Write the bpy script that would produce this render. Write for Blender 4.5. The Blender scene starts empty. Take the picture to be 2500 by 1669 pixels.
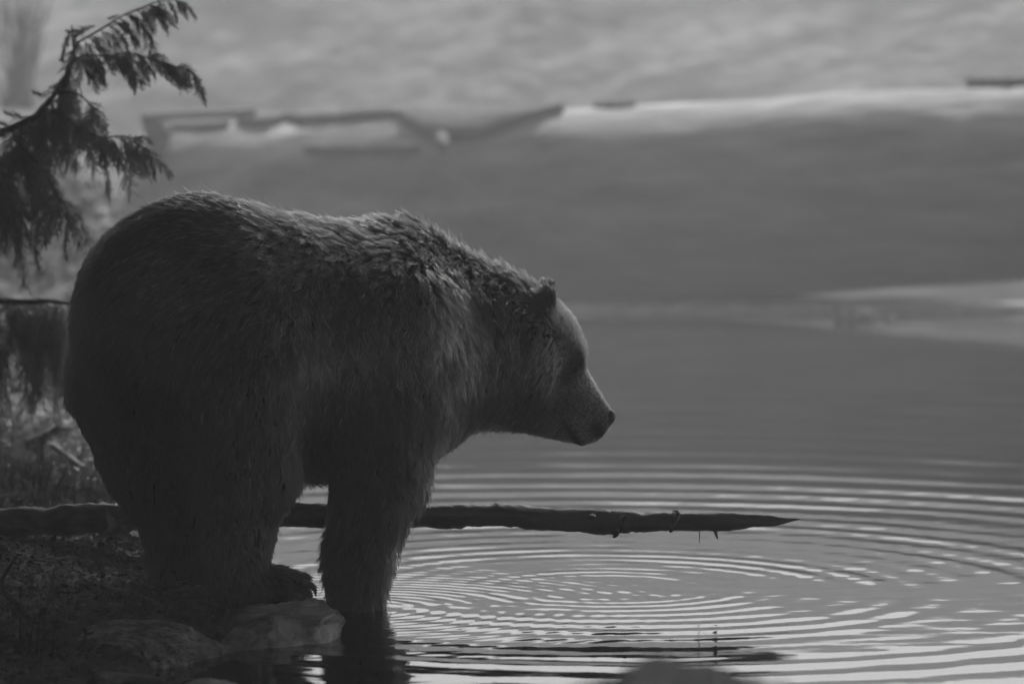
import bpy, bmesh, math, random
import numpy as np
from mathutils import Vector, Matrix, noise as mnoise

R = math.radians
rng = np.random.default_rng(7)
random.seed(7)
S = bpy.context.scene
COL = S.collection

# ------------------------------------------------------------------ camera, sky, sun, exposure
K = 8.286e-5                       # tangent per photograph pixel
CAM_H = 1.76
PITCH = math.atan(914.5 * K)
cam_d = bpy.data.cameras.new('camera')
cam = bpy.data.objects.new('camera', cam_d); COL.objects.link(cam)
cam.location = (0, 0, CAM_H)
cam.rotation_euler = (R(90) - PITCH, 0, 0)
cam_d.sensor_width = 36.0
cam_d.lens = 18.0 / (1250 * K)
cam_d.clip_start = 0.1; cam_d.clip_end = 1000
cam_d.dof.use_dof = True
cam_d.dof.focus_distance = 13.5
cam_d.dof.aperture_fstop = 3.0
S.camera = cam

SUN_EL, SUN_AZ = 44.0, 14.0         # behind the scene, azimuth from +Y towards +X
w = bpy.data.worlds.new('World'); S.world = w; w.use_nodes = True
nt = w.node_tree; nt.nodes.clear()
sky = nt.nodes.new('ShaderNodeTexSky'); sky.sky_type = 'NISHITA'; sky.sun_disc = False
sky.sun_elevation = R(SUN_EL); sky.sun_rotation = R(SUN_AZ); sky.air_density = 1.0; sky.dust_density = 6.0
bw = nt.nodes.new('ShaderNodeRGBToBW')
bg = nt.nodes.new('ShaderNodeBackground'); bg.inputs['Strength'].default_value = 0.075
wo = nt.nodes.new('ShaderNodeOutputWorld')
nt.links.new(sky.outputs[0], bw.inputs[0]); nt.links.new(bw.outputs[0], bg.inputs['Color']); nt.links.new(bg.outputs[0], wo.inputs[0])
sl = bpy.data.lights.new('sun', 'SUN'); sl.energy = 5.0; sl.angle = R(3.0); sl.color = (1, 1, 1)
so = bpy.data.objects.new('sun', sl); COL.objects.link(so)
sd = Vector((math.sin(R(SUN_AZ)) * math.cos(R(SUN_EL)), math.cos(R(SUN_AZ)) * math.cos(R(SUN_EL)), math.sin(R(SUN_EL))))
so.location = sd * 60
so.rotation_euler = sd.to_track_quat('Z', 'Y').to_euler()
S.view_settings.view_transform = 'Standard'; S.view_settings.look = 'None'
S.view_settings.exposure = 1.35; S.view_settings.gamma = 1.0; S.view_settings.use_curve_mapping = False
S.render.engine = 'CYCLES'
S.cycles.use_denoising = True; S.cycles.use_adaptive_sampling = False
S.cycles.max_bounces = 8; S.cycles.volume_bounces = 1; S.cycles.transparent_max_bounces = 12
S.cycles.caustics_reflective = False; S.cycles.caustics_refractive = False
S.cycles.sample_clamp_indirect = 4.0

HAZE_DENSITY = 0.0138

# ------------------------------------------------------------------ helpers
CP, SP = math.cos(PITCH), math.sin(PITCH)
def P(px, py, d):
    """world point that lies at photograph pixel (px,py), d metres down the y axis"""
    xc = (px - 1250) * K; yc = -(py - 834.5) * K
    ry = CP + yc * SP; rz = -SP + yc * CP
    s = d / ry
    return Vector((xc * s, d, CAM_H + rz * s))
def proj(X):
    """pixels of an (n,3) array"""
    X = np.asarray(X); y = X[:, 1]; z = X[:, 2] - CAM_H
    f = y * CP - z * SP; u = y * SP + z * CP
    return 1250 + X[:, 0] / f / K, 834.5 - u / f / K
def PXM(d): return K * d

def link(name, data, parent=None, **props):
    o = bpy.data.objects.new(name, data); COL.objects.link(o)
    if parent is not None: o.parent = parent
    for k, v in props.items():
        if v is not None: o[k] = v
    return o
def thing(name, label, cat, loc=(0, 0, 0), group=None):
    o = bpy.data.objects.new(name, None); COL.objects.link(o); o.location = loc
    o.empty_display_size = 0.1
    o['label'] = label; o['category'] = cat
    if group: o['group'] = group
    return o
def mesh(name, v, f, m=None, parent=None, smooth=True, **props):
    """world-space verts; when parented the parent's offset is taken off"""
    v = np.asarray(v, dtype=float).reshape(-1, 3)
    if parent is not None: v = v - np.array(parent.location)
    me = bpy.data.meshes.new(name)
    me.from_pydata(v.tolist(), [], [list(map(int, q)) for q in f])
    if smooth: me.polygons.foreach_set('use_smooth', [True] * len(me.polygons))
    me.update()
    if m: me.materials.append(m)
    return link(name, me, parent, **props)

def node_mat(name, lo, hi, scale=8, detail=8, rough=0.8, bump=0.3, bscale=None, stretch=(1, 1, 1), pos=(0.35, 0.65), spec=0.3, second=None, bdist=0.01, trans=0.0):
    """grey procedural material: noise between two albedos, an optional second finer noise, bump"""
    m = bpy.data.materials.new(name); m.use_nodes = True
    n = m.node_tree.nodes; l = m.node_tree.links
    b = n['Principled BSDF']
    tc = n.new('ShaderNodeTexCoord'); mp = n.new('ShaderNodeMapping'); mp.inputs['Scale'].default_value = stretch
    l.new(tc.outputs['Object'], mp.inputs['Vector'])
    no = n.new('ShaderNodeTexNoise'); no.inputs['Scale'].default_value = scale; no.inputs['Detail'].default_value = detail; no.inputs['Roughness'].default_value = 0.62
    l.new(mp.outputs[0], no.inputs['Vector'])
    cr = n.new('ShaderNodeValToRGB')
    cr.color_ramp.elements[0].position = pos[0]; cr.color_ramp.elements[1].position = pos[1]
    cr.color_ramp.elements[0].color = (lo, lo, lo, 1); cr.color_ramp.elements[1].color = (hi, hi, hi, 1)
    l.new(no.outputs['Fac'], cr.inputs['Fac'])
    out = cr.outputs['Color']
    if second:
        n2 = n.new('ShaderNodeTexNoise'); n2.inputs['Scale'].default_value = second[0]; n2.inputs['Detail'].default_value = 5
        l.new(mp.outputs[0], n2.inputs['Vector'])
        mr = n.new('ShaderNodeMapRange'); mr.inputs['From Min'].default_value = 0.38; mr.inputs['From Max'].default_value = 0.62
        mr.inputs['To Min'].default_value = second[1]; mr.inputs['To Max'].default_value = second[2]
        l.new(n2.outputs['Fac'], mr.inputs['Value'])
        mx = n.new('ShaderNodeMix'); mx.data_type = 'RGBA'; mx.blend_type = 'MULTIPLY'; mx.inputs[0].default_value = 1
        l.new(out, mx.inputs[6]); l.new(mr.outputs[0], mx.inputs[7]); out = mx.outputs[2]
    l.new(out, b.inputs['Base Color'])
    b.inputs['Roughness'].default_value = rough
    b.inputs['Specular IOR Level'].default_value = spec
    if bump:
        nb = n.new('ShaderNodeTexNoise'); nb.inputs['Scale'].default_value = bscale or scale * 3; nb.inputs['Detail'].default_value = 8; nb.inputs['Roughness'].default_value = 0.65
        l.new(mp.outputs[0], nb.inputs['Vector'])
        bp = n.new('ShaderNodeBump'); bp.inputs['Strength'].default_value = bump; bp.inputs['Distance'].default_value = bdist
        l.new(nb.outputs['Fac'], bp.inputs['Height']); l.new(bp.outputs[0], b.inputs['Normal'])
    if trans:
        tr = n.new('ShaderNodeBsdfTranslucent'); l.new(out, tr.inputs['Color'])
        ms = n.new('ShaderNodeMixShader'); ms.inputs[0].default_value = trans
        l.new(b.outputs[0], ms.inputs[1]); l.new(tr.outputs[0], ms.inputs[2])
        l.new(ms.outputs[0], n['Material Output'].inputs['Surface'])
    return m

def fbm(x, y, z=0.0, s=1.0, oct=4):
    return mnoise.fractal(Vector((x * s, y * s, z * s)), 0.8, 2.0, oct, noise_basis='PERLIN_ORIGINAL')

# numpy value noise (smooth, seeded) for whole arrays
_perm = rng.random((64, 64, 64)).astype(np.float32)
def vnoise(X, s):
    q = np.asarray(X) * s; i = np.floor(q).astype(int); f = q - i; f = f * f * (3 - 2 * f)
    out = 0
    for a in (0, 1):
        for b in (0, 1):
            for c in (0, 1):
                wgt = (f[:, 0] if a else 1 - f[:, 0]) * (f[:, 1] if b else 1 - f[:, 1]) * (f[:, 2] if c else 1 - f[:, 2])
                out = out + wgt * _perm[(i[:, 0] + a) % 64, (i[:, 1] + b) % 64, (i[:, 2] + c) % 64]
    return out * 2 - 1
def vfbm(X, s, octv=4):
    o = 0; a = 1.0; t = 0
    for k in range(octv):
        o = o + a * vnoise(np.asarray(X) + 17.3 * k, s); t += a; a *= 0.5; s *= 2.03
    return o / t

def spline(pts, n):
    """Catmull-Rom through rows of pts (any width), n samples per span"""
    p = np.asarray(pts, float); p = np.vstack([2 * p[0] - p[1], p, 2 * p[-1] - p[-2]])
    out = []
    for i in range(1, len(p) - 2):
        for t in np.linspace(0, 1, n, endpoint=False):
            a, b, c, d = p[i - 1], p[i], p[i + 1], p[i + 2]
            out.append(0.5 * (2 * b + (c - a) * t + (2 * a - 5 * b + 4 * c - d) * t * t + (3 * b - 3 * c + d - a) * t ** 3))
    out.append(p[-2]); return np.array(out)
def tube(path, rad, seg=12, bump=0.0, bs=12.0, cap=True):
    """swept tube along (n,3) path, per-point radius, rough skin"""
    path = np.asarray(path, float); n = len(path)
    rad = np.broadcast_to(np.asarray(rad, float), (n,))
    t = np.gradient(path, axis=0); t /= np.linalg.norm(t, axis=1)[:, None] + 1e-12
    up = np.array([0, 0, 1.0]) if abs(t[0][2]) < 0.9 else np.array([1.0, 0, 0])
    V = []
    a = np.linspace(0, 2 * np.pi, seg, endpoint=False)
    nrm = np.cross(t[0], up); nrm /= np.linalg.norm(nrm)
    for i in range(n):
        nrm = nrm - t[i] * nrm.dot(t[i]); nrm /= np.linalg.norm(nrm) + 1e-12
        bn = np.cross(t[i], nrm)
        V.append(path[i] + rad[i] * (np.cos(a)[:, None] * nrm + np.sin(a)[:, None] * bn))
    V = np.array(V)
    if bump:
        c = path[:, None, :]
        k = 1 + bump * (vfbm(V.reshape(-1, 3), bs, 3) + 0.45 * vfbm(V.reshape(-1, 3) + 31, bs * 5, 3)).reshape(n, seg)
        V = c + (V - c) * k[:, :, None]
    V = V.reshape(-1, 3)
    F = [(i * seg + j, i * seg + (j + 1) % seg, (i + 1) * seg + (j + 1) % seg, (i + 1) * seg + j) for i in range(n - 1) for j in range(seg)]
    if cap:
        F.append(tuple(range(seg))[::-1]); F.append(tuple((n - 1) * seg + j for j in range(seg)))
    return V, F
class MB:
    def __init__(s): s.v = []; s.f = []; s.n = 0
    def add(s, V, F):
        V = np.asarray(V, float).reshape(-1, 3); s.v.append(V); s.f += [tuple(i + s.n for i in q) for q in F]; s.n += len(V)
    def build(s, name, m, parent=None, smooth=True, **props):
        return mesh(name, np.vstack(s.v), s.f, m, parent, smooth, **props)
def pxpath(pts, d=None):
    """rows (px,py,d[,r_px]) -> world path and radii in metres"""
    W = np.array([P(p[0], p[1], p[2]) for p in pts])
    r = np.array([p[3] * PXM(p[2]) for p in pts]) if len(pts[0]) > 3 else None
    return W, r
def pxtube(pts, n=4, seg=12, bump=0.0, bs=12.0):
    q = spline(pts, n); W, r = pxpath(q); return tube(W, np.maximum(r, 0.0004), seg, bump, bs)

# ------------------------------------------------------------------ materials
M = {}
M['ground'] = node_mat('ground_soil', 0.015, 0.07, scale=9, rough=0.75, bump=0.6, bscale=40, bdist=0.02)
M['rock_speckled'] = node_mat('rock_speckled', 0.07, 0.62, scale=42, detail=10, rough=0.8, bump=1.0, bscale=70, second=(9, 0.35, 1.25), bdist=0.025)
M['rock_pale'] = node_mat('rock_pale', 0.42, 0.88, scale=13, detail=12, rough=0.7, bump=1.0, bscale=34, second=(5, 0.35, 1.2), bdist=0.03, pos=(0.38, 0.6))
M['rock_moss'] = node_mat('rock_moss', 0.5, 0.9, scale=14, rough=0.9, bump=0.6)
M['stone'] = node_mat('stone', 0.06, 0.2, scale=25, rough=0.8, bump=0.5)
M['log_wood'] = node_mat('weathered_log', 0.12, 0.36, scale=3.0, rough=0.95, spec=0.08, bump=0.5, stretch=(0.35, 3, 3), bscale=9, bdist=0.03, second=(1.6, 0.75, 1.1))
M['bark'] = node_mat('bark', 0.03, 0.08, scale=6, rough=0.9, bump=0.8, stretch=(0.5, 2, 2), bdist=0.03)
M['wet_wood'] = node_mat('wet_wood', 0.025, 0.15, scale=10, rough=0.45, bump=0.5, stretch=(0.25, 3, 3), bscale=30, bdist=0.006, spec=0.5)
M['twig'] = node_mat('twig', 0.02, 0.07, scale=30, rough=0.8, bump=0.3)
M['stick_pale'] = node_mat('stick_pale', 0.06, 0.3, scale=20, rough=0.7, bump=0.4, stretch=(0.3, 3, 3))
M['cedar'] = node_mat('cedar_foliage', 0.15, 0.30, scale=20, rough=0.55, bump=0.0, trans=0.5)
M['leaf'] = node_mat('leaf', 0.1, 0.3, scale=30, rough=0.5, bump=0.2, trans=0.25)
M['litter'] = node_mat('litter', 0.012, 0.28, scale=14, detail=3, rough=0.5, bump=0.2, trans=0.1, pos=(0.4, 0.75))
M['grass'] = node_mat('grass', 0.04, 0.1, scale=10, rough=0.5, bump=0.0, trans=0.35)
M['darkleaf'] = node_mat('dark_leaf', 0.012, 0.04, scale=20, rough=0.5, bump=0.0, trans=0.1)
M['hill'] = node_mat('hillside', 0.045, 0.115, scale=0.9, detail=7, rough=1.0, spec=0.03, bump=0.3, bscale=4, bdist=0.1, pos=(0.36, 0.66), second=(2.6, 0.62, 1.32))
mpn = [q for q in M['hill'].node_tree.nodes if q.type == 'MAPPING'][0]
_ht = M['hill'].node_tree; _sn = [q for q in _ht.nodes if q.type == 'TEX_NOISE' and abs(q.inputs['Scale'].default_value - 2.6) < 0.01][0]
_sn.inputs['Scale'].default_value = 5.0; _ht.links.new([q for q in _ht.nodes if q.type == 'TEX_COORD'][0].outputs['Object'], _sn.inputs['Vector'])
mpn.vector_type = 'TEXTURE'; mpn.inputs['Rotation'].default_value = (0, 0, R(48)); mpn.inputs['Scale'].default_value = (1.8, 0.42, 1)  # diagonal streaks in the slope's colour stand in for light shafts
M['shore_painted_light'] = node_mat('shore_ground_light', 0.5, 0.85, scale=7, rough=0.95, spec=0.05, bump=0.6, bscale=30)  # pale colour lightens the shore where the log shades it
M['shore_painted_shade'] = node_mat('shore_ground_shade', 0.02, 0.06, scale=3, rough=1.0, bump=0.6, bscale=20, spec=0.02)  # dark colour stands in for shade on the sunlit shore behind the log
M['hill_plant'] = node_mat('hill_plant', 0.05, 0.15, scale=1.2, rough=0.9, bump=0.0, trans=0.2, spec=0.03)
M['shrub'] = node_mat('shrub_leaf', 0.08, 0.2, scale=4, rough=0.7, bump=0.0, trans=0.35)

# ------------------------------------------------------------------ ground: one sheet, pond hollow included
EY = np.array([-200, 6, 10.8, 12.0, 12.6, 13.5, 14.5, 16, 20, 24.2, 26.5, 400.])
EX = np.array([-3.0, -1.6, -1.2, -0.98, -0.78, -0.72, -0.86, -1.08, -1.5, -1.75, -1.9, -2.])
def sst(a, b, x):
    t = np.clip((x - a) / (b - a), 0, 1); return t * t * (3 - 2 * t)
def ground_z(X, Y):
    X = np.asarray(X, float); Y = np.asarray(Y, float)
    Q = np.stack([X, Y, 0 * X], -1).reshape(-1, 3)
    n1 = vfbm(Q, 0.6, 4).reshape(X.shape); n2 = vfbm(Q + 5, 4.0, 3).reshape(X.shape)
    e = np.interp(Y, EY, EX) - X                        # >0 on the left bank
    left = -0.35 + 0.40 * sst(-0.30, 0.12, e) + 0.10 * sst(0.05, 1.2, e) + 0.22 * np.clip(e - 0.6, 0, 6) * sst(15.5, 22, Y)
    left = left + np.clip(e - 3, 0, 30) * 0.12
    g = 9.6 + 0.5 * n1 - Y                              # near bank, below the frame
    left = left + 0.72 * np.exp(-((X + 2.35) / 0.72) ** 2 - ((Y - 24.0) / 0.9) ** 2)
    rb = X - np.interp(Y, [-200, 9, 14, 19, 23, 400], [1.5, 2.6, 3.6, 4.6, 9, 60])   # right bank, outside the frame
    right = -0.4 + 0.55 * sst(-0.4, 0.5, rb + 0.4 * n1) + np.clip(rb, 0, 12) * 0.1
    near = -0.4 + 0.55 * sst(-0.4, 0.5, g) + np.clip(g, 0, 6) * 0.05
    yl = 24.97 + 0.06 * n1
    f = Y - yl                                          # far shore, a low strip of shore, then the hillside
    far = -0.4 + 0.44 * sst(-0.5, 0.3, f) + 0.03 * np.clip(f, 0, 2) + 0.26 * np.clip(Y - 26.6, 0, 15.4) - 0.05 * np.clip(Y - 44, 0, 66)
    far = far + 0.16 * n1 * sst(26.6, 29, Y)
    z = np.maximum(np.maximum(np.maximum(left, right), near), far)
    return z + 0.012 * n2 * sst(-0.3, 0.2, z + 0.1) + 0.05 * n1 * sst(0.15, 0.6, z)
def axis(parts):
    return np.unique(np.concatenate([np.arange(a, b, s) for a, b, s in parts]))
gx = axis([(-110, -20, 6), (-20, -4, 0.8), (-4, -2.2, 0.12), (-2.2, -0.4, 0.022), (-0.4, 4, 0.12), (4, 20, 0.6), (20, 111, 6)])
gy = axis([(-110, -4, 6), (-4, 9, 0.3), (9, 11.6, 0.12), (11.6, 16.5, 0.03), (16.5, 24, 0.1), (24, 36, 0.12), (36, 60, 1), (60, 111, 6)])
GX, GY = np.meshgrid(gx, gy, indexing='ij')
GZ = ground_z(GX, GY)
ni, nj = GX.shape
idx = np.arange(ni * nj).reshape(ni, nj)
F = np.stack([idx[:-1, :-1], idx[1:, :-1], idx[1:, 1:], idx[:-1, 1:]], -1).reshape(-1, 4)
ground = mesh('ground', np.stack([GX, GY, GZ], -1), F, M['ground'], kind='structure')
ground.data.materials.append(M['hill']); ground.data.materials.append(M['shore_painted_light']); ground.data.materials.append(M['shore_painted_shade'])
fc = np.stack([GX, GY, GZ], -1).reshape(-1, 3)[F].mean(1)
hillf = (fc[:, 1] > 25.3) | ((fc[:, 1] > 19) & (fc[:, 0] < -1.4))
shore_painted_light = (fc[:, 1] > 23.5) & (fc[:, 1] < 25.35) & (fc[:, 0] > -1.2)
ground.data.polygons.foreach_set('material_index', np.where(shore_painted_light, 2, np.where((fc[:, 1] >= 25.35) & (fc[:, 1] < 28.4) & (fc[:, 0] > -1.2), 3, hillf.astype(np.int32))))

# ------------------------------------------------------------------ water with rings
RC = P(1480, 1440, 13.97); RC = np.array([RC.x, RC.y])
LEG = np.array([P(868, 1490, 13.53).x, 13.53])
def water_h(X, Y):
    r = np.hypot(X - RC[0], Y - RC[1])
    th = np.arctan2(Y - RC[1], X - RC[0])
    Q = np.stack([X, Y, 0 * X], -1).reshape(-1, 3)
    wob = vfbm(Q, 1.1, 3).reshape(X.shape)
    a0, a1 = 0.05, 0.092
    re = r * (1 + 0.015 * np.sin(2 * th + 1) + 0.010 * np.sin(3 * th) + 0.012 * wob)
    ph = 2 * np.pi / a1 * np.log(a0 + a1 * re)
    lam = a0 + a1 * r
    grp = 0.72 + 0.36 * np.sin(0.21 * ph + 0.8 * np.sin(th * 2 + 0.5) + 2.0 * wob) + 0.25 * np.sin(0.09 * ph + 3 * th)
    grp = grp + (0.8 - grp) * 0.75 * sst(2.2, 3.6, r)
    env = sst(0.12, 0.42, r) * (1 - 0.85 * sst(2.8, 7.5, r)) * (0.85 + 0.35 * vfbm(Q + 3, 1.2, 2).reshape(X.shape)) * np.clip(grp, 0.15, 1.4)
    slope = 0.027 * (1 + 0.1 * (1 - sst(0.8, 2.0, r)))
    h = slope * lam / (2 * np.pi) * env * np.sin(ph)
    # weaker finer set trailing the main rings
    h += 0.35 * slope * lam / (2 * np.pi) * env * np.sin(1.63 * ph + 2 + wob * 2) * 0.45 * sst(0.6, 1.4, r)
    # rings round the bear's foreleg
    r2 = np.hypot(X - LEG[0], Y - LEG[1])
    h += 0.03 * 0.055 / 6.28 * np.sin(2 * np.pi * r2 / 0.055 + 1.5 * wob) * sst(0.07, 0.12, r2) * (1 - sst(0.3, 1.3, r2))
    # light chop
    for ang, L, s in ((1.2, 0.21, 0.003), (2.0, 0.13, 0.003), (0.5, 0.33, 0.003), (1.75, 0.085, 0.003)):
        h += s * L / 6.28 * np.sin((X * math.cos(ang) + Y * math.sin(ang)) * 6.28 / L + 6 * wob) * (1 - 0.85 * sst(15.5, 19, Y))
    return h
rr = [0.0, 0.015]
while rr[-1] < 7.5: rr.append(rr[-1] + (0.05 + 0.092 * rr[-1]) / 20)
while rr[-1] < 60: rr.append(rr[-1] * 1.12)
rr = np.array(rr); NA = 760
aa = np.linspace(0, 2 * np.pi, NA, endpoint=False)
WX = RC[0] + rr[1:, None] * np.cos(aa); WY = RC[1] + rr[1:, None] * np.sin(aa)
WX = np.clip(WX, -4, 40); WY = np.clip(WY, 6, 27)
WZ = water_h(WX, WY)
V = np.stack([WX, WY, WZ], -1).reshape(-1, 3); nr = len(rr) - 1
V = np.vstack([V, [RC[0], RC[1], 0]])
i0 = np.arange(nr * NA).reshape(nr, NA)
F = np.stack([i0[:-1], i0[1:], np.roll(i0[1:], -1, 1), np.roll(i0[:-1], -1, 1)], -1).reshape(-1, 4).tolist()
F += [(nr * NA, j, (j + 1) % NA) for j in range(NA)]
mw = bpy.data.materials.new('pond_water'); mw.use_nodes = True
n = mw.node_tree.nodes; l = mw.node_tree.links; b = n['Principled BSDF']
b.inputs['Base Color'].default_value = (0.02, 0.02, 0.02, 1); b.inputs['Roughness'].default_value = 0.04; b.inputs['IOR'].default_value = 1.38
tc = n.new('ShaderNodeTexCoord'); no = n.new('ShaderNodeTexNoise'); no.inputs['Scale'].default_value = 14; no.inputs['Detail'].default_value = 2
l.new(tc.outputs['Object'], no.inputs['Vector'])
bp = n.new('ShaderNodeBump'); bp.inputs['Strength'].default_value = 0.07; bp.inputs['Distance'].default_value = 0.004
l.new(no.outputs['Fac'], bp.inputs['Height']); l.new(bp.outputs[0], b.inputs['Normal'])
water = mesh('water', V, F, mw, kind='structure')

# ------------------------------------------------------------------ haze
bpy_me = bpy.data.meshes.new('haze'); bmh = bmesh.new(); bmesh.ops.create_cube(bmh, size=1); bmh.to_mesh(bpy_me); bmh.free()
hz = link('haze', bpy_me, None, kind='stuff')
hz.scale = (240, 240, 14); hz.location = (0, 0, -1.6 + 7)
mh = bpy.data.materials.new('haze_air'); mh.use_nodes = True; nh = mh.node_tree.nodes; nh.remove(nh['Principled BSDF'])
pv = nh.new('ShaderNodeVolumePrincipled'); pv.inputs['Color'].default_value = (0.95, 0.95, 0.95, 1); pv.inputs['Density'].default_value = HAZE_DENSITY; pv.inputs['Anisotropy'].default_value = 0.0
mh.node_tree.links.new(pv.outputs[0], nh['Material Output'].inputs['Volume'])
bpy_me.materials.append(mh)

# ------------------------------------------------------------------ fallen giant log on the far shore
def big_log():
    t = thing('fallen_log', 'giant barkless fallen tree trunk lying along the far shore of the pond', 'log', P(1500, 700, 25.4))
    axis_px = [(395, 508, 26.2, 200), (700, 518, 25.9, 222), (1050, 510, 25.7, 232), (1400, 505, 25.5, 236), (1800, 486, 25.4, 240), (2200, 462, 25.3, 240), (2560, 445, 25.2, 238), (3100, 425, 25.0, 240), (3600, 405, 24.9, 235)]
    q = spline(axis_px, 14); W, r = pxpath(q)
    Vv, Ff = tube(W, r, 96, 0.035, 1.6)
    mesh('trunk', Vv, Ff, M['log_wood'], t)
    # thick plates of bark still on the top, each a shell with a ragged edge
    tg = np.gradient(W, axis=0); tg /= np.linalg.norm(tg, axis=1)[:, None]
    def plate(name, px0, px1, a0, a1, seed, lift=0.05, ragged=0.25, m='bark', nu=46):
        # a: angle round the trunk, 0 = top, positive towards the camera
        nv = 12
        outer = []; inner = []
        for iu in range(nu):
            u = iu / (nu - 1); px = px0 + (px1 - px0) * u
            k = np.interp(px, q[:, 0], np.arange(len(q))); k0 = int(min(k, len(q) - 2)); fk = k - k0
            c = W[k0] * (1 - fk) + W[k0 + 1] * fk; rad = r[k0] * (1 - fk) + r[k0 + 1] * fk; tt = tg[k0]
            side = np.array([-tt[1], tt[0], 0]); side /= np.linalg.norm(side); side = -side if side[1] > 0 else side
            up = np.cross(tt, side); up = up if up[2] > 0 else -up
            e = math.sin(math.pi * min(1, u * 1.0)) ** 0.35
            lo = a0(u) if callable(a0) else a0; hi = a1(u) if callable(a1) else a1
            jl = ragged * fbm(u * 9, seed, 0, 1, 3); jh = ragged * fbm(u * 9, seed + 7, 0, 1, 3)
            mid = (lo + hi) / 2; lo2 = mid + (lo - mid) * e + jl * e; hi2 = mid + (hi - mid) * e + jh * e
            for iv in range(nv):
                a = lo2 + (hi2 - lo2) * iv / (nv - 1)
                edge = math.sin(math.pi * iv / (nv - 1)) ** 0.4 if 0 < iv < nv - 1 else 0.0
                dvec = math.cos(a) * up + math.sin(a) * side
                rad2 = rad * (1.045 + 0.012 * fbm(u * 20, a * 4, seed, 1, 3))
                outer.append(c + dvec * (rad2 + lift * (0.35 + 0.65 * edge))); inner.append(c + dvec * rad * 0.97)
        A = np.array(outer); B = np.array(inner); nn = nu * nv
        Vv = np.vstack([A, B]); Ff = []
        for iu in range(nu - 1):
            for iv in range(nv - 1):
                a = iu * nv + iv; Ff.append((a, a + nv, a + nv + 1, a + 1)); Ff.append((nn + a, nn + a + 1, nn + a + nv + 1, nn + a + nv))
        for iu in range(nu - 1):
            for iv in (0, nv - 1):
                a = iu * nv + iv; Ff.append((a, a + nv, nn + a + nv, nn + a) if iv else (a + nv, a, nn + a, nn + a + nv))
        for iu in (0, nu - 1):
            for iv in range(nv - 1):
                a = iu * nv + iv; Ff.append((a, a + 1, nn + a + 1, nn + a))
        mesh(name, Vv, Ff, M[m], t)
    ip = lambda *k: (lambda u: float(np.interp(u, k[0::2], k[1::2])))
    plate('bark_shade_plate', 585, 1395, ip(0, -.3, .45, -.2, .75, .08, 1, .12), ip(0, .42, .12, .45, .16, .16, .22, .34, .35, .30, .5, .26, .56, .52, .64, .80, .78, .82, .9, .55, 1, .3), 3, 0.03, 0.05, nu=90)
    plate('bark_shade_plate', 800, 1085, .80, ip(0, .88, .5, .94, 1, .98), 17, 0.02, 0.03)
    plate('bark_shade_plate', 400, 585, .16, .34, 21, 0.015, 0.03)  # dark strip standing in for the shaded underside of the pole
    plate('bark_shade_plate', 2370, 2800, -0.4, 0.10, 31, 0.03, 0.1)
    plate('bark_shade_plate', 1460, 1565, -0.12, 0.10, 41, 0.012, 0.06)
    # broken end and branch stub
    Vv, Ff = pxtube([(352, 285, 25.9, 6), (372, 300, 25.85, 26), (385, 330, 25.8, 32), (382, 370, 25.78, 22), (378, 410, 25.76, 8)], 5, 14, 0.25, 6)
    mesh('branch_stub', Vv, Ff, M['bark'], t)
    Vv, Ff = pxtube([(1078, 335, 25.1, 16), (1080, 352, 25.0, 15), (1082, 368, 24.95, 9)], 4, 12, 0.15, 8)
    mesh('branch_stub', Vv, Ff, M['bark'], t)
    return t
big_log()
# thin pale pole lying along the log's left end, and a shore boulder at the water
t = thing('fallen_pole', 'thin pale pole resting along the left end of the giant log', 'pole', P(500, 280, 25.3))
Vv, Ff = pxtube([(345, 288, 25.45, 9), (470, 281, 25.4, 10), (600, 275, 25.35, 11), (625, 274, 25.35, 10)], 6, 12, 0.12, 6)
mesh('shaft', Vv, Ff, M['log_wood'], t)

def rock(name, label, cat, c, size, m, seed, amp=0.18, sc=2.2, flat=0.0, group=None, sub=5, cut=16, tilt=0.0):
    bm = bmesh.new(); bmesh.ops.create_icosphere(bm, subdivisions=sub, radius=1)
    v = np.array([x.co[:] for x in bm.verts])
    # broken planes first, then pits, cracks and grain
    r0 = np.random.default_rng(seed)
    for k in range(cut):
        nrm = r0.normal(size=3); nrm /= np.linalg.norm(nrm); dd = v @ nrm; lim = 0.48 + 0.36 * r0.random()
        over = np.clip(dd - lim, 0, None); v = v - over[:, None] * nrm * 0.97
    nn = vfbm(v + seed * 3.1, sc, 3); rdg = 1 - np.abs(vfbm(v + seed * 1.7, sc * 1.6, 4)) * 2.2
    v = v * (1 + amp * nn + 0.35 * amp * rdg - 0.5 * amp * sst(0.86, 1.0, rdg) + 0.3 * amp * vfbm(v + 40, sc * 7, 4))[:, None]
    if flat: v[:, 2] = np.where(v[:, 2] > flat, flat + (v[:, 2] - flat) * 0.35, v[:, 2])
    v = v * np.array(size); v[:, 2] += tilt * v[:, 1]; v = v + np.array(c)
    f = [[x.index for x in q.verts] for q in bm.faces]; bm.free()
    o = mesh(name, v - np.array(c), f, m); o.location = c
    o['label'] = label; o['category'] = cat
    if group: o['group'] = group
    return o
c = P(2085, 755, 25.0)
rock('shore_boulder', 'pale blurred boulder at the far waterline under the giant log', 'boulder', (c.x - 0.02, 24.8, 0.0), (0.15, 0.10, 0.08), M['rock_pale'], 5, 0.2)
rock('shore_boulder', 'small pale stone just right of the boulder at the far waterline', 'boulder', (c.x + 0.17, 24.8, 0.0), (0.05, 0.05, 0.05), M['rock_pale'], 6, 0.2, sub=4)

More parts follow.
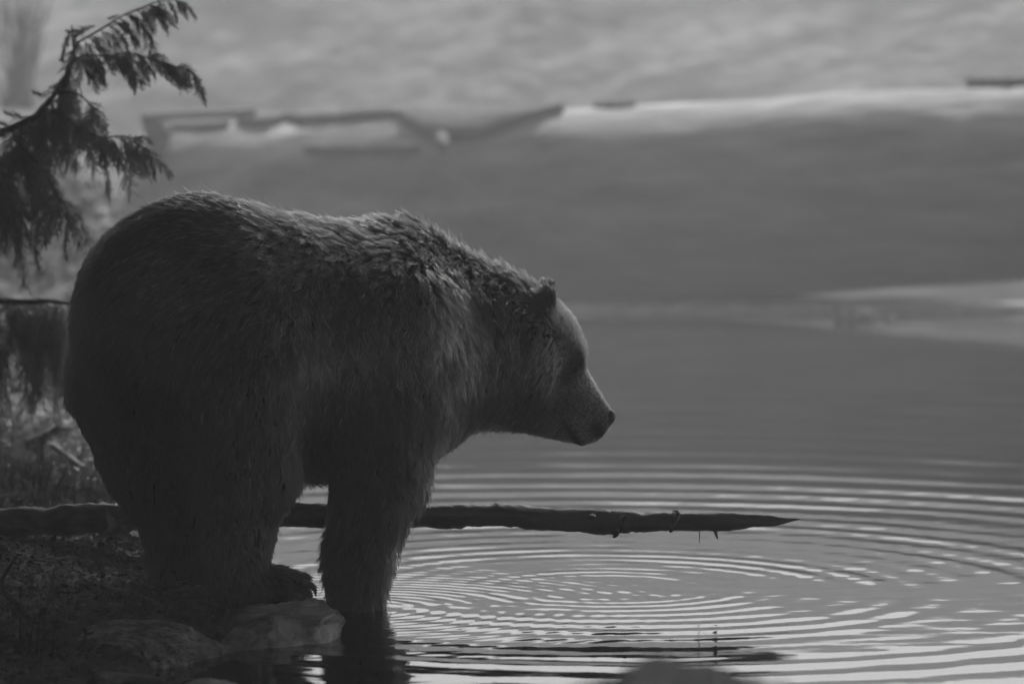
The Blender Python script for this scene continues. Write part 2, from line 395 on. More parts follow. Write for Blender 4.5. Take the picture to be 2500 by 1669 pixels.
# ------------------------------------------------------------------ unseen trees added round the near pond to shade haze, bear and bank
M['canopy'] = node_mat('canopy_leaf', 0.03, 0.08, scale=3, rough=0.6, bump=0.0, trans=0.1)
M['trunk'] = node_mat('tree_bark', 0.03, 0.1, scale=6, rough=0.9, bump=0.8, stretch=(3, 3, 0.5), bdist=0.03)
SHADE_TREES = [(-5.6, 12.0, 6.5, 7.2, 1.9), (5.7, 12.0, 6.5, 7.4, 1.9), (-5.4, 18.4, 7.3, 7.4, 2.0), (6.1, 17.8, 7.4, 7.2, 2.0), (-4.8, 5.2, 6.0, 6.4, 2.6), (5.0, 5.6, 6.2, 6.4, 2.6), (-11.5, 14.0, 5.0, 5.5, 4.8), (-11.5, 6.5, 5.0, 5.0, 4.6), (11.8, 8.0, 5.0, 5.0, 4.6), (-7.4, -4.5, 5.2, 4.6, 4.2), (13.5, -1.0, 5.0, 5.0, 4.6), (-13.0, -3.0, 5.0, 5.0, 4.6), (-9.5, 23.0, 4.6, 5.6, 4.6), (-4.2, 21.6, 3.7, 6.2, 1.6), (-3.7, 21.2, 4.6, 6.6, 1.8)]
tg_ = np.random.default_rng(3)
for i, (tx, ty, cr_, chh, hh_) in enumerate(SHADE_TREES):
    gz_ = float(ground_z(np.array([tx]), np.array([ty]))[0]) - 0.1
    t = thing('shade_tree', 'unseen leafy tree added beside the near end of the pond to cast shade', 'tree', (tx, ty, gz_), 'unseen trees added for shade')
    pth = spline([(tx, ty, gz_ - 0.2), (tx + 0.1, ty, gz_ + 2), (tx - 0.1, ty + 0.15, chh - 0.5), (tx * 0.9, ty, chh + hh_ * 0.8)], 5)
    mb_ = MB(); mb_.add(*tube(pth, np.linspace(0.24, 0.06, len(pth)), 10, 0.15, 3))
    for k in range(7):
        a = k * 0.9 + i; q0 = pth[int(len(pth) * 0.6) + k % 4]; q1 = np.array([tx + math.cos(a) * cr_ * 0.75, ty + math.sin(a) * cr_ * 0.75, chh + hh_ * 0.3])
        mb_.add(*tube(spline([q0, (q0 + q1) / 2 + [0, 0, 0.4], q1], 4), np.linspace(0.09, 0.02, 9), 6))
    mb_.build('trunk', M['trunk'], t)
    NL = int(140 * cr_ * cr_)
    d_ = tg_.normal(size=(NL, 3)); d_ /= np.linalg.norm(d_, axis=1)[:, None]
    rad_ = tg_.random(NL) ** 0.45; c_ = d_ * rad_[:, None] * np.array([cr_, cr_, hh_])
    c_ *= (1 + 0.25 * vnoise(c_ + i * 9, 0.5))[:, None]; c_ += np.array([tx, ty, chh])
    u_ = tg_.normal(size=(NL, 3)); u_ /= np.linalg.norm(u_, axis=1)[:, None]; v_ = np.cross(u_, tg_.normal(size=(NL, 3))); v_ /= np.linalg.norm(v_, axis=1)[:, None]
    s_ = (0.20 + 0.16 * tg_.random(NL))[:, None]
    Vq = np.stack([c_ - u_ * s_ * 1.3, c_ + v_ * s_ * 0.7, c_ + u_ * s_ * 1.3, c_ - v_ * s_ * 0.7], 1).reshape(-1, 3)
    mesh('crown', Vq, np.arange(NL * 4).reshape(-1, 4), M['canopy'], t, False)

# ------------------------------------------------------------------ rocks under the bear
rk = P(395, 1600, 12.55)
rock('bank_rock', 'broad speckled granite rock low on the bank in front of the bear', 'rock', (P(390, 1600, 12.62).x, 12.68, -0.03), (0.235, 0.46, 0.155), M['rock_speckled'], 12, 0.16, 2.6, 0.6, None, 6)
rock('bank_rock', 'pale cracked rock under the hind paw with its foot in the water', 'rock', (P(690, 1560, 12.95).x, 12.98, -0.085), (0.225, 0.60, 0.19), M['rock_pale'], 23, 0.2, 2.6, 0.70, None, 6, tilt=0.09)
rock('bank_rock', 'small flat pale stone at the bottom edge of the bank', 'rock', (P(520, 1680, 12.1).x, 12.08, -0.02), (0.17, 0.1, 0.045), M['rock_pale'], 31, 0.15)
rock('pebble', 'round pale pebble in the litter left of the speckled rock', 'stone', tuple(P(182, 1530, 12.75)), (0.026, 0.026, 0.022), M['stone'], 41, sub=3)
rock('pebble', 'flat grey pebble just right of the round pale pebble', 'stone', tuple(P(228, 1532, 12.78)), (0.028, 0.02, 0.011), M['stone'], 42, sub=3)
rock('pebble', 'pale stone on the bank behind the floating log', 'stone', tuple(P(218, 1222, 15.6)), (0.034, 0.03, 0.022), M['stone'], 43, sub=3)
rock('pebble', 'half buried stone at the left edge behind the floating log', 'stone', tuple(P(5, 1240, 15.6)), (0.025, 0.025, 0.02), M['stone'], 44, sub=3)
cf = P(1640, 1655, 7.5)
rock('foreground_rock', 'blurred mossy rock in the foreground at the bottom edge', 'rock', (cf.x, 7.5, 0.535), (0.19, 0.14, 0.25), M['rock_moss'], 55, 0.26, 3.0, 0.42, cut=4)

# ------------------------------------------------------------------ floating log
def pond_log():
    t = thing('driftwood_log', 'slender dark dead trunk reaching from the bank out over the water', 'log', P(700, 1260, 14))
    pts = [(-160, 1278, 14.6, 35), (0, 1275, 14.52, 35), (180, 1269, 14.4, 35), (330, 1262, 14.28, 33), (500, 1258, 14.15, 31), (660, 1256, 14.06, 30), (800, 1256, 13.98, 29), (900, 1257, 13.94, 29), (1050, 1260, 13.92, 28), (1130, 1258, 13.92, 30), (1210, 1257, 13.92, 30), (1330, 1264, 13.92, 29), (1450, 1272, 13.92, 28), (1500, 1274, 13.92, 29), (1560, 1275, 13.92, 25), (1640, 1272, 13.92, 22), (1652, 1272, 13.92, 23), (1760, 1273, 13.92, 22), (1850, 1270, 13.92, 17), (1905, 1271, 13.92, 9), (1950, 1266, 13.92, 2)]
    Vv, Ff = pxtube(pts, 14, 30, 0.3, 16); mesh('trunk', Vv, Ff, M['wet_wood'], t)
    def stub(pp, seg=8, n=3, name='branch_stub'):
        Vv, Ff = pxtube(pp, n, seg, 0.15, 60); mesh(name, Vv, Ff, M['wet_wood'], t)
    stub([(1500, 1290, 13.90, 14), (1503, 1303, 13.90, 9), (1497, 1312, 13.90, 2)])
    stub([(1745, 1288, 13.93, 6), (1748, 1302, 13.93, 4), (1751, 1312, 13.93, 2), (1753, 1316, 13.93, 0.8)])
    stub([(1212, 1232, 13.87, 9), (1214, 1227, 13.87, 3)])
    stub([(1445, 1262, 13.87, 8), (1450, 1260, 13.83, 5), (1455, 1262, 13.81, 2)])
    stub([(1520, 1268, 13.88, 9), (1524, 1262, 13.85, 6), (1527, 1258, 13.83, 2)])
    stub([(1705, 1288, 13.97, 1.2), (1708, 1305, 13.97, 1.2), (1707, 1325, 13.97, 0.8)], 4, 3, 'twig')
    stub([(1535, 1293, 13.90, 2), (1536, 1304, 13.90, 1)], 4, 3, 'twig')
    # ridge of bark where the outer skin breaks off, like a sleeve end
    a = np.linspace(0, 2 * np.pi, 26); c0 = np.array(P(1645, 1272, 13.92)); rr_ = 24.5 * PXM(13.92)
    ring = np.stack([c0[0] + 0.008 * np.sin(a + 0.4) + 0.006 * np.sin(2 * a), c0[1] - rr_ * np.cos(a), c0[2] + rr_ * np.sin(a)], -1)
    Vv, Ff = tube(ring, 0.0042, 6); mesh('bark_edge', Vv, Ff, M['stick_pale'], t)
    return t
pond_log()

# ------------------------------------------------------------------ the bear
def build_bear():
    A = []    # (p0, p1, r0, r1, smooth)
    def cone(a, b, k=0.05): A.append((np.array(P(*a[:3])), np.array(P(*b[:3])), a[3] * PXM(a[2]), b[3] * PXM(b[2]), k))
    def ball(a, k=0.05): cone(a, (a[0], a[1] + 0.1, a[2], a[3]), k)
    # trunk
    cone((485, 790, 13.50, 308), (900, 858, 13.80, 292), 0.08)
    ball((945, 700, 13.82, 134), 0.07)
    ball((760, 950, 13.66, 205), 0.08)
    ball((940, 800, 13.66, 190), 0.06)
    cone((975, 755, 13.84, 176), (1235, 835, 13.92, 155), 0.07)
    cone((1060, 900, 13.84, 152), (1225, 880, 13.92, 140), 0.07)
    # hind legs: left (far), right (near)
    cone((395, 940, 13.64, 232), (418, 1090, 13.64, 172), 0.06)
    cone((418, 1090, 13.64, 172), (450, 1255, 13.64, 104), 0.05)
    cone((450, 1255, 13.64, 102), (440, 1400, 13.64, 72), 0.04)
    cone((430, 1412, 13.64, 52), (560, 1436, 13.7, 34), 0.03)
    cone((560, 900, 13.36, 225), (585, 1130, 13.34, 132), 0.06)
    cone((585, 1130, 13.34, 128), (582, 1320, 13.32, 78), 0.05)
    cone((582, 1320, 13.32, 76), (575, 1415, 13.32, 62), 0.04)
    cone((570, 1420, 13.32, 56), (680, 1428, 13.34, 46), 0.03)
    cone((660, 1425, 13.34, 46), (730, 1430, 13.37, 33), 0.02)
    # fore legs: right (near), left (far)
    cone((945, 960, 13.58, 142), (925, 1165, 13.56, 104), 0.06)
    cone((925, 1165, 13.56, 102), (872, 1370, 13.53, 70), 0.04)
    cone((872, 1370, 13.53, 68), (868, 1520, 13.52, 56), 0.04)
    cone((868, 1540, 13.52, 60), (900, 1590, 13.52, 48), 0.03)
    cone((700, 1000, 14.02, 140), (605, 1230, 14.2, 60), 0.04)
    cone((605, 1230, 14.2, 58), (590, 1420, 14.25, 52), 0.03)
    # head
    ball((1325, 842, 13.95, 96), 0.05)
    ball((1282, 925, 13.93, 112), 0.05)
    ball((1383, 862, 13.90, 46), 0.02); ball((1388, 856, 14.00, 46), 0.02)
    cone((1362, 925, 13.93, 74), (1454, 1020, 13.91, 44), 0.03)
    ball((1442, 1046, 13.91, 36), 0.012)
    cone((1300, 980, 13.93, 80), (1420, 1074, 13.91, 17), 0.012)
    # ears
    cone((1312, 796, 13.84, 36), (1337, 722, 13.83, 21), 0.015)
    cone((1318, 760, 14.05, 34), (1339, 703, 14.06, 18), 0.02)
    lo = np.array([-1.32, 12.98, -0.2]); hi = np.array([0.36, 14.45, 1.24]); h = 0.0125
    nx, ny, nz = [int(math.ceil(v)) for v in (hi - lo) / h]
    ax = [lo[i] + h * np.arange(m) for i, m in enumerate((nx, ny, nz))]
    D = np.full((nx, ny, nz), 1.0, np.float32)
    for p0, p1, r0, r1, k in A:
        rm = max(r0, r1) + 0.22
        b0 = np.floor((np.minimum(p0, p1) - rm - lo) / h).astype(int).clip(0); b1 = np.ceil((np.maximum(p0, p1) + rm - lo) / h).astype(int)
        sl_ = tuple(slice(b0[i], min(b1[i], (nx, ny, nz)[i])) for i in range(3))
        X, Y, Z = np.meshgrid(ax[0][sl_[0]], ax[1][sl_[1]], ax[2][sl_[2]], indexing='ij')
        q = np.stack([X, Y, Z], -1); dv = p1 - p0
        t_ = np.clip(((q - p0) @ dv) / (dv @ dv), 0, 1)
        d = np.linalg.norm(q - p0 - t_[..., None] * dv, axis=-1) - (r0 + (r1 - r0) * t_)
        o = D[sl_]; hh = np.clip(0.5 + 0.5 * (o - d) / k, 0, 1)
        D[sl_] = o * (1 - hh) + d * hh - k * hh * (1 - hh)
    # dents: eye sockets and the mouth line
    def carve(a, b, k):
        p0, p1 = np.array(P(*a[:3])), np.array(P(*b[:3])); r0, r1 = a[3] * PXM(a[2]), b[3] * PXM(b[2])
        X, Y, Z = np.meshgrid(*ax, indexing='ij') if False else (None, None, None)
        rm = max(r0, r1) + 0.08
        b0 = np.floor((np.minimum(p0, p1) - rm - lo) / h).astype(int).clip(0); b1 = np.ceil((np.maximum(p0, p1) + rm - lo) / h).astype(int)
        sl_ = tuple(slice(b0[i], min(b1[i], (nx, ny, nz)[i])) for i in range(3))
        X, Y, Z = np.meshgrid(ax[0][sl_[0]], ax[1][sl_[1]], ax[2][sl_[2]], indexing='ij')
        q = np.stack([X, Y, Z], -1); dv = p1 - p0
        t_ = np.clip(((q - p0) @ dv) / (dv @ dv), 0, 1)
        d = -(np.linalg.norm(q - p0 - t_[..., None] * dv, axis=-1) - (r0 + (r1 - r0) * t_))
        o = D[sl_]; hh = np.clip(0.5 - 0.5 * (o - d) / k, 0, 1)
        D[sl_] = o * (1 - hh) + d * hh + k * hh * (1 - hh)
    carve((1385, 898, 13.815, 20), (1408, 903, 13.83, 20), 0.015); carve((1446, 893, 13.85, 11), (1446, 893, 13.97, 11), 0.012)
    carve((1380, 1028, 13.84, 7), (1430, 1098, 13.865, 8), 0.006)
    # folds and hanging fur masses
    gx_, gy_, gz_ = np.meshgrid(*ax, indexing='ij'); Q = np.stack([gx_, gy_, gz_], -1).reshape(-1, 3)
    near = np.abs(D.reshape(-1)) < 0.06
    dd = np.zeros(len(Q)); qn = Q[near]; px_, py_ = proj(qn)
    big = np.exp(-(((px_ - 880) / 330) ** 2 + ((py_ - 850) / 320) ** 2))
    dd[near] = 0.030 * vfbm(qn * np.array([1, 1, 0.55]), 7.0, 3) * (0.25 + 0.75 * big) * (px_ < 1240)
    D = D - dd.reshape(D.shape).astype(np.float32)
    # surface nets
    s = D < 0
    cs = np.zeros((nx - 1, ny - 1, nz - 1), int); pos = np.zeros((nx - 1, ny - 1, nz - 1, 3)); cnt = np.zeros((nx - 1, ny - 1, nz - 1))
    for dx in (0, 1):
        for dy in (0, 1):
            for dz in (0, 1): cs += s[dx:nx - 1 + dx, dy:ny - 1 + dy, dz:nz - 1 + dz]
    act = (cs > 0) & (cs < 8)
    ids = np.argwhere(act)
    acc = np.zeros((len(ids), 3)); nn_ = np.zeros(len(ids))
    E = [((0,0,0),(1,0,0)),((0,1,0),(1,1,0)),((0,0,1),(1,0,1)),((0,1,1),(1,1,1)),((0,0,0),(0,1,0)),((1,0,0),(1,1,0)),((0,0,1),(0,1,1)),((1,0,1),(1,1,1)),((0,0,0),(0,0,1)),((1,0,0),(1,0,1)),((0,1,0),(0,1,1)),((1,1,0),(1,1,1))]
    for a, b_ in E:
        ia = ids + a; ib = ids + b_
        va = D[tuple(ia.T)]; vb = D[tuple(ib.T)]; m_ = (va < 0) != (vb < 0)
        tt = np.where(m_, va / np.where(m_, va - vb, 1), 0)
        acc += np.where(m_[:, None], ia + tt[:, None] * (ib - ia), 0); nn_ += m_
    V = lo + h * acc / nn_[:, None]
    vid = -np.ones(act.shape, int); vid[tuple(ids.T)] = np.arange(len(ids))
    F = []
    for axn in range(3):
        o1, o2 = [(1, 2), (2, 0), (0, 1)][axn]
        sh = [slice(None)] * 3; sh2 = [slice(None)] * 3; sh[axn] = slice(0, -1); sh2[axn] = slice(1, None)
        cr = s[tuple(sh)] != s[tuple(sh2)]; e = np.argwhere(cr)
        e = e[(e[:, o1] > 0) & (e[:, o2] > 0) & (e[:, o1] < act.shape[o1]) & (e[:, o2] < act.shape[o2])]
        fl = s[tuple(e.T)]
        u1 = np.zeros(3, int); u1[o1] = 1; u2 = np.zeros(3, int); u2[o2] = 1
        q = np.stack([vid[tuple((e - u1 - u2).T)], vid[tuple((e - u2).T)], vid[tuple(e.T)], vid[tuple((e - u1).T)]], -1)
        q = np.where(fl[:, None], q, q[:, ::-1]); F.append(q)
    F = np.vstack(F); F = F[(F >= 0).all(1)]
    vol = np.einsum('ij,ij->i', V[F].mean(1) - V.mean(0), np.cross(V[F[:, 2]] - V[F[:, 0]], V[F[:, 3]] - V[F[:, 1]])).sum()
    if vol < 0: F = F[:, ::-1]
    # a little Laplacian smoothing
    for it in range(3):
        ac = np.zeros_like(V); ct = np.zeros(len(V))
        for a, b_ in ((0, 1), (1, 2), (2, 3), (3, 0)):
            np.add.at(ac, F[:, a], V[F[:, b_]]); np.add.at(ct, F[:, a], 1); np.add.at(ac, F[:, b_], V[F[:, a]]); np.add.at(ct, F[:, b_], 1)
        V = V * 0.5 + 0.5 * ac / ct[:, None]
    fn = np.cross(V[F[:, 2]] - V[F[:, 0]], V[F[:, 3]] - V[F[:, 1]])
    vn = np.zeros_like(V)
    for k in range(4): np.add.at(vn, F[:, k], fn)
    vn /= np.linalg.norm(vn, axis=1)[:, None] + 1e-12
    return V, F, vn

# fur flow: photograph position, direction along/down, length m, lift, wave m, tone (coat colour with haze, light and shade painted in), reach px
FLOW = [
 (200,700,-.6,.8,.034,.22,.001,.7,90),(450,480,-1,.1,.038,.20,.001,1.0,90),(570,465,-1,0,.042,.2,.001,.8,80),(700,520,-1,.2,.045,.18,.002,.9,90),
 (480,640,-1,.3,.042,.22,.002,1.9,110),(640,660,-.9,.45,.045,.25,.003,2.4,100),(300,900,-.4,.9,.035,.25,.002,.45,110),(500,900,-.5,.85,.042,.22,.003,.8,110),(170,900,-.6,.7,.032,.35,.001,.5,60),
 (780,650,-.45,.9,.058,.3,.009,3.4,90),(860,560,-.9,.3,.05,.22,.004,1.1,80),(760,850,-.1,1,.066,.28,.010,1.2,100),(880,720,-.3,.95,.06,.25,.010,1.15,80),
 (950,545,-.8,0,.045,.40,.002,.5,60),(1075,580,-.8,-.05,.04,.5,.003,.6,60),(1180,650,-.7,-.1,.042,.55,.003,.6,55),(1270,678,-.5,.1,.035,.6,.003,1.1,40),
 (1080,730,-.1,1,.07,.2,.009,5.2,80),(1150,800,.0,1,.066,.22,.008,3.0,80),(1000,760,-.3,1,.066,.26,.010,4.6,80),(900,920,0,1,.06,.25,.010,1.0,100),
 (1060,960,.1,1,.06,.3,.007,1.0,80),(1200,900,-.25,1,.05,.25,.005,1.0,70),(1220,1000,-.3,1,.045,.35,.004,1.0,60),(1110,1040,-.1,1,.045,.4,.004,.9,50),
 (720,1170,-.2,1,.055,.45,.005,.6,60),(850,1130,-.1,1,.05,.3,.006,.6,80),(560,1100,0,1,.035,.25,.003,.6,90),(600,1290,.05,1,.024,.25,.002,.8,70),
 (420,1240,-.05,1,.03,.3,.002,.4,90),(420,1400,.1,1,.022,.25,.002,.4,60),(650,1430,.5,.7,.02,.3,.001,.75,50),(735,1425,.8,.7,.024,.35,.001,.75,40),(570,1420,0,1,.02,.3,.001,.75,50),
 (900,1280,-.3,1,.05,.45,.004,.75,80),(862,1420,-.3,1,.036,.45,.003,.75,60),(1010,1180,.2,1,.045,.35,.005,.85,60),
 (860,870,.1,1,.05,.4,.008,3.4,45),(1010,890,.1,1,.05,.35,.008,3.4,40),(730,760,-.4,1,.05,.3,.009,4.2,45),(930,980,0,1,.05,.25,.004,.25,50),(700,1000,.1,1,.045,.25,.004,1.3,50),(630,1180,.1,1,.03,.28,.003,1.8,45),(610,1320,.05,1,.024,.25,.002,1.6,50),(690,1095,0,1,.05,.3,.004,.3,40),  # tone paints lit lumps, shaded creases and the lighter near leg
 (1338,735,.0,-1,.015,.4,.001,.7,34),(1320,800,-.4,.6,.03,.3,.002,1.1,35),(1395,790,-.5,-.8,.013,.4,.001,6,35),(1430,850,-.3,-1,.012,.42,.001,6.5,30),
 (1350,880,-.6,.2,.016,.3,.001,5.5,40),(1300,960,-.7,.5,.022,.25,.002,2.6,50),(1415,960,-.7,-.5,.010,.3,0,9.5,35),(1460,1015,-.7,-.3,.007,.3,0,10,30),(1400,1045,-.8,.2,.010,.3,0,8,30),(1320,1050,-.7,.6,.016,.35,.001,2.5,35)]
FL = np.array(FLOW, float)
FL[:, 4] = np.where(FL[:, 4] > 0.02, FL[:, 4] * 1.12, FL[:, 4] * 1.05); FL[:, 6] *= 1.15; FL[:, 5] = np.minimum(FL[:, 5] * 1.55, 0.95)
def flow_at(X):
    px, py = proj(X)
    W_ = np.exp(-((px[:, None] - FL[:, 0]) ** 2 + (py[:, None] - FL[:, 1]) ** 2) / (2 * (FL[:, 8] ** 2))) + 1e-9 / (1 + ((px[:, None] - FL[:, 0]) ** 2 + (py[:, None] - FL[:, 1]) ** 2) / 1e4)
    W_ /= W_.sum(1, keepdims=True)
    return px, py, W_ @ FL[:, 2:8]

def face_marks(px, py):
    def near_line(pts, wd):
        d_ = np.full(len(px), 1e9)
        for (x0, y0), (x1, y1) in zip(pts[:-1], pts[1:]):
            t_ = np.clip(((px - x0) * (x1 - x0) + (py - y0) * (y1 - y0)) / ((x1 - x0) ** 2 + (y1 - y0) ** 2), 0, 1)
            d_ = np.minimum(d_, np.hypot(px - x0 - t_ * (x1 - x0), py - y0 - t_ * (y1 - y0)))
        return np.exp(-(d_ / wd) ** 2)
    mouth = np.maximum(near_line([(1427, 1096), (1415, 1080), (1402, 1063), (1390, 1046), (1378, 1026)], 8), near_line([(1458, 1044), (1466, 1058)], 14))
    socket = near_line([(1385, 925), (1404, 902), (1414, 895)], 20)      # tone darkened round the eye and below it
    jaw = near_line([(1310, 965), (1350, 990), (1385, 985)], 28) * 0.45
    return mouth, socket, jaw

def make_bear():
    V, F, vn = build_bear()
    root = thing('brown_bear', 'large dark brown bear with one forepaw in the pond, looking down at the water', 'bear', (P(600, 1470, 13.45).x, 13.45, 0.03))
    mb = bpy.data.materials.new('bear_skin'); mb.use_nodes = True
    b = mb.node_tree.nodes['Principled BSDF']; at = mb.node_tree.nodes.new('ShaderNodeAttribute'); at.attribute_name = 'tone'
    mu = mb.node_tree.nodes.new('ShaderNodeMath'); mu.operation = 'MULTIPLY'; mu.inputs[1].default_value = 0.026
    mb.node_tree.links.new(at.outputs['Fac'], mu.inputs[0]); mb.node_tree.links.new(mu.outputs[0], b.inputs['Base Color'])
    b.inputs['Roughness'].default_value = 0.9; b.inputs['Specular IOR Level'].default_value = 0.1
    body = mesh('body', V, F, mb, root)
    bpx, bpy_ = proj(V); mk = face_marks(bpx, bpy_)
    tone = (1 - 0.85 * mk[0]) * (1 - 0.75 * mk[1]) * (1 - mk[2]) * np.minimum(flow_at(V)[2][:, 5], np.where(proj(V)[0] > 1310, 6.0, 2.2))
    ta = body.data.attributes.new('tone', 'FLOAT', 'POINT'); ta.data.foreach_set('value', tone.astype(np.float32))
    # ---- fur
    r2 = np.random.default_rng(99)
    fa = np.linalg.norm(np.cross(V[F[:, 1]] - V[F[:, 0]], V[F[:, 3]] - V[F[:, 0]]), axis=1)
    fc_ = V[F].mean(1); fnm = vn[F].mean(1); fnm /= np.linalg.norm(fnm, axis=1)[:, None]
    px, py, fl = flow_at(fc_)
    facing = -(fnm[:, 1])                                  # towards the camera side
    dens = fa * (0.040 / np.clip(fl[:, 2], 0.007, 0.05)) ** 1.25 * np.where(facing > -0.35, 1.0, 0.35) * np.where(fc_[:, 2] < -0.03, 0.1, 1.0)
    dens *= np.where(px > 1290, 1.3, 1.0)
    NC = 42000
    pick = r2.choice(len(F), NC, p=dens / dens.sum())
    uv = r2.random((NC, 2))
    a, b_, c_, d_ = (V[F[pick, k]] for k in range(4))
    C0 = (a * (1 - uv[:, :1]) + b_ * uv[:, :1]) * (1 - uv[:, 1:]) + (d_ * (1 - uv[:, :1]) + c_ * uv[:, :1]) * uv[:, 1:]
    N0 = fnm[pick]
    px, py, fl = flow_at(C0)
    headw = sst(1150, 1300, px)[:, None]
    ax_ = (1 - headw) * np.array([math.cos(R(30)), math.sin(R(30)), 0]) + headw * np.array([1.0, -0.1, 0])
    mouth, socket, jaw = face_marks(px, py)
    fl[:, 5] *= (1 - 0.9 * mouth) * (1 - 0.8 * socket) * (1 - jaw); fl[:, 2] *= (1 - 0.6 * mouth) * (1 - 0.5 * socket)
    dirv = fl[:, :1] * ax_ + fl[:, 1:2] * np.array([0, 0, -1.0])
    dirv += (0.25 - 0.19 * headw) * np.stack([vnoise(C0 * 1.0, 16), vnoise(C0 + 9, 16), vnoise(C0 + 21, 16)], -1)
    T = dirv - N0 * (dirv * N0).sum(1)[:, None]; T /= np.linalg.norm(T, axis=1)[:, None] + 1e-9
    L0 = fl[:, 2] * (0.8 + 0.5 * r2.random(NC)); lift = fl[:, 3] * (0.55 + 0.95 * r2.random(NC))
    Bn = np.cross(N0, T)
    PER = 11; NP = 6
    tt = np.linspace(0, 1, NP)
    ph = r2.random(NC) * 6.28
    def strand_paths(root_, T_, N_, B_, L_, lift_, wave_, ph_):
        # rises from the skin, then lies down along the flow
        up = lift_[:, None] * L_[:, None] * (tt - 0.45 * tt ** 2)
        al = L_[:, None] * tt * np.sqrt(np.clip(1 - (lift_[:, None] * 0.6) ** 2, 0.2, 1))
        wv = wave_[:, None] * np.sin(ph_[:, None] + tt * 5.5) * tt
        return root_[:, None, :] + al[..., None] * T_[:, None, :] + up[..., None] * N_[:, None, :] + wv[..., None] * B_[:, None, :]
    PC = strand_paths(C0, T, N0, Bn, L0, lift, fl[:, 4], ph)
    rep = lambda x: np.repeat(x, PER, axis=0)
    n = NC * PER
    cr = rep(np.clip(fl[:, 2] * 0.20, 0.0025, 0.0095))
    rad = np.sqrt(r2.random(n)) * cr; an = r2.random(n) * 6.28
    off = (np.cos(an) * rad)[:, None] * rep(T) + (np.sin(an) * rad)[:, None] * rep(Bn) - 0.003 * rep(N0)
    tip = 0.10 + 0.22 * r2.random(n)
    fac = 1 - (1 - tip)[:, None] * tt ** 1.3
    guard = r2.random(n) < 0.022
    lenj = np.where(guard, 1.02 + 0.25 * r2.random(n), 0.70 + 0.35 * r2.random(n))
    base = rep(PC); rt = rep(C0)[:, None, :]
    PTS = rt + (base - rt) * lenj[:, None, None] + off[:, None, :] * fac[..., None]
    jit = r2.normal(size=(n, 3)) * (np.where(guard, 0.16, 0.045) * rep(L0))[:, None] + np.where(guard, 0.06, 0.0)[:, None] * rep(N0 * L0[:, None])
    PTS += jit[:, None, :] * (tt ** 2)[None, :, None]
    hc = bpy.data.hair_curves.new('fur')
    hc.add_curves([NP] * n)
    PTSl = (PTS - np.array(root.location)).astype(np.float32).reshape(-1)
    hc.points.foreach_set('position', PTSl)
    rr_ = np.clip(rep(fl[:, 2]) * 0.018, 0.00028, 0.00075)
    rads = (rr_[:, None] * np.array([1, 1, .95, .8, .55, .12])).astype(np.float32).reshape(-1)
    hc.points.foreach_set('radius', rads)
    tn = hc.attributes.new('tone', 'FLOAT', 'CURVE')
    pale = r2.random(n) < 0.16                            # pale-tipped guard hairs among dark wool; paleness also paints strand highlights
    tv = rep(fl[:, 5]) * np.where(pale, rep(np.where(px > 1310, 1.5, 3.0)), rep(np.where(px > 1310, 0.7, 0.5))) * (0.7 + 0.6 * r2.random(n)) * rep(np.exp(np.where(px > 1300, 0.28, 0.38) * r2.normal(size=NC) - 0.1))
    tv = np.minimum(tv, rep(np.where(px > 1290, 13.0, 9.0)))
    tn.data.foreach_set('value', tv.astype(np.float32))
    mf = bpy.data.materials.new('bear_fur'); mf.use_nodes = True; nn = mf.node_tree.nodes; ll = mf.node_tree.links
    nn.remove(nn['Principled BSDF'])
    hb = nn.new('ShaderNodeBsdfHairPrincipled'); hb.parametrization = 'COLOR'
    hb.inputs['Roughness'].default_value = 0.24; hb.inputs['Coat'].default_value = 0.6
    hb.inputs['Radial Roughness'].default_value = 0.5
    at = nn.new('ShaderNodeAttribute'); at.attribute_name = 'tone'
    mu = nn.new('ShaderNodeMath'); mu.operation = 'MULTIPLY'; mu.inputs[1].default_value = 0.06
    ll.new(at.outputs['Fac'], mu.inputs[0]); ll.new(mu.outputs[0], hb.inputs['Color'])
    ll.new(hb.outputs[0], nn['Material Output'].inputs['Surface'])
    hc.materials.append(mf)
    fur = link('fur', hc, root, kind='stuff')
    # ---- nose, eye, claws
    mn = bpy.data.materials.new('nose_skin'); mn.use_nodes = True; b = mn.node_tree.nodes['Principled BSDF']
    b.inputs['Base Color'].default_value = (0.02, 0.02, 0.02, 1); b.inputs['Roughness'].default_value = 0.4
    me_ = bpy.data.materials.new('eye_gloss'); me_.use_nodes = True; b = me_.node_tree.nodes['Principled BSDF']
    b.inputs['Base Color'].default_value = (0.01, 0.01, 0.01, 1); b.inputs['Roughness'].default_value = 0.075
    mc = bpy.data.materials.new('claw_horn'); mc.use_nodes = True; b = mc.node_tree.nodes['Principled BSDF']
    b.inputs['Base Color'].default_value = (0.12, 0.12, 0.12, 1); b.inputs['Roughness'].default_value = 0.35
    def blob(name, c, size, m, rot=0.0, seed=0):
        bm = bmesh.new(); bmesh.ops.create_icosphere(bm, subdivisions=4, radius=1)
        v = np.array([x.co[:] for x in bm.verts]); f = [[x.index for x in q.verts] for q in bm.faces]; bm.free()
        if name == 'nose':      # squared front, nostril hollows
            v[:, 0] = np.sign(v[:, 0]) * np.abs(v[:, 0]) ** 0.75
            for sy in (-1, 1):
                dd = np.linalg.norm(v - np.array([0.72, 0.55 * sy, -0.15]), axis=1); v -= 0.25 * np.exp(-(dd / 0.28) ** 2)[:, None] * np.array([0.8, 0.6 * sy, 0])
        v = v * np.array(size)
        ca, sa = math.cos(rot), math.sin(rot)
        v = np.stack([v[:, 0] * ca + v[:, 2] * sa, v[:, 1], -v[:, 0] * sa + v[:, 2] * ca], -1)
        return mesh(name, v + np.array(c), f, m, root)
    blob('nose', P(1482, 1018, 13.91), (0.023, 0.031, 0.026), mn, 0.55)
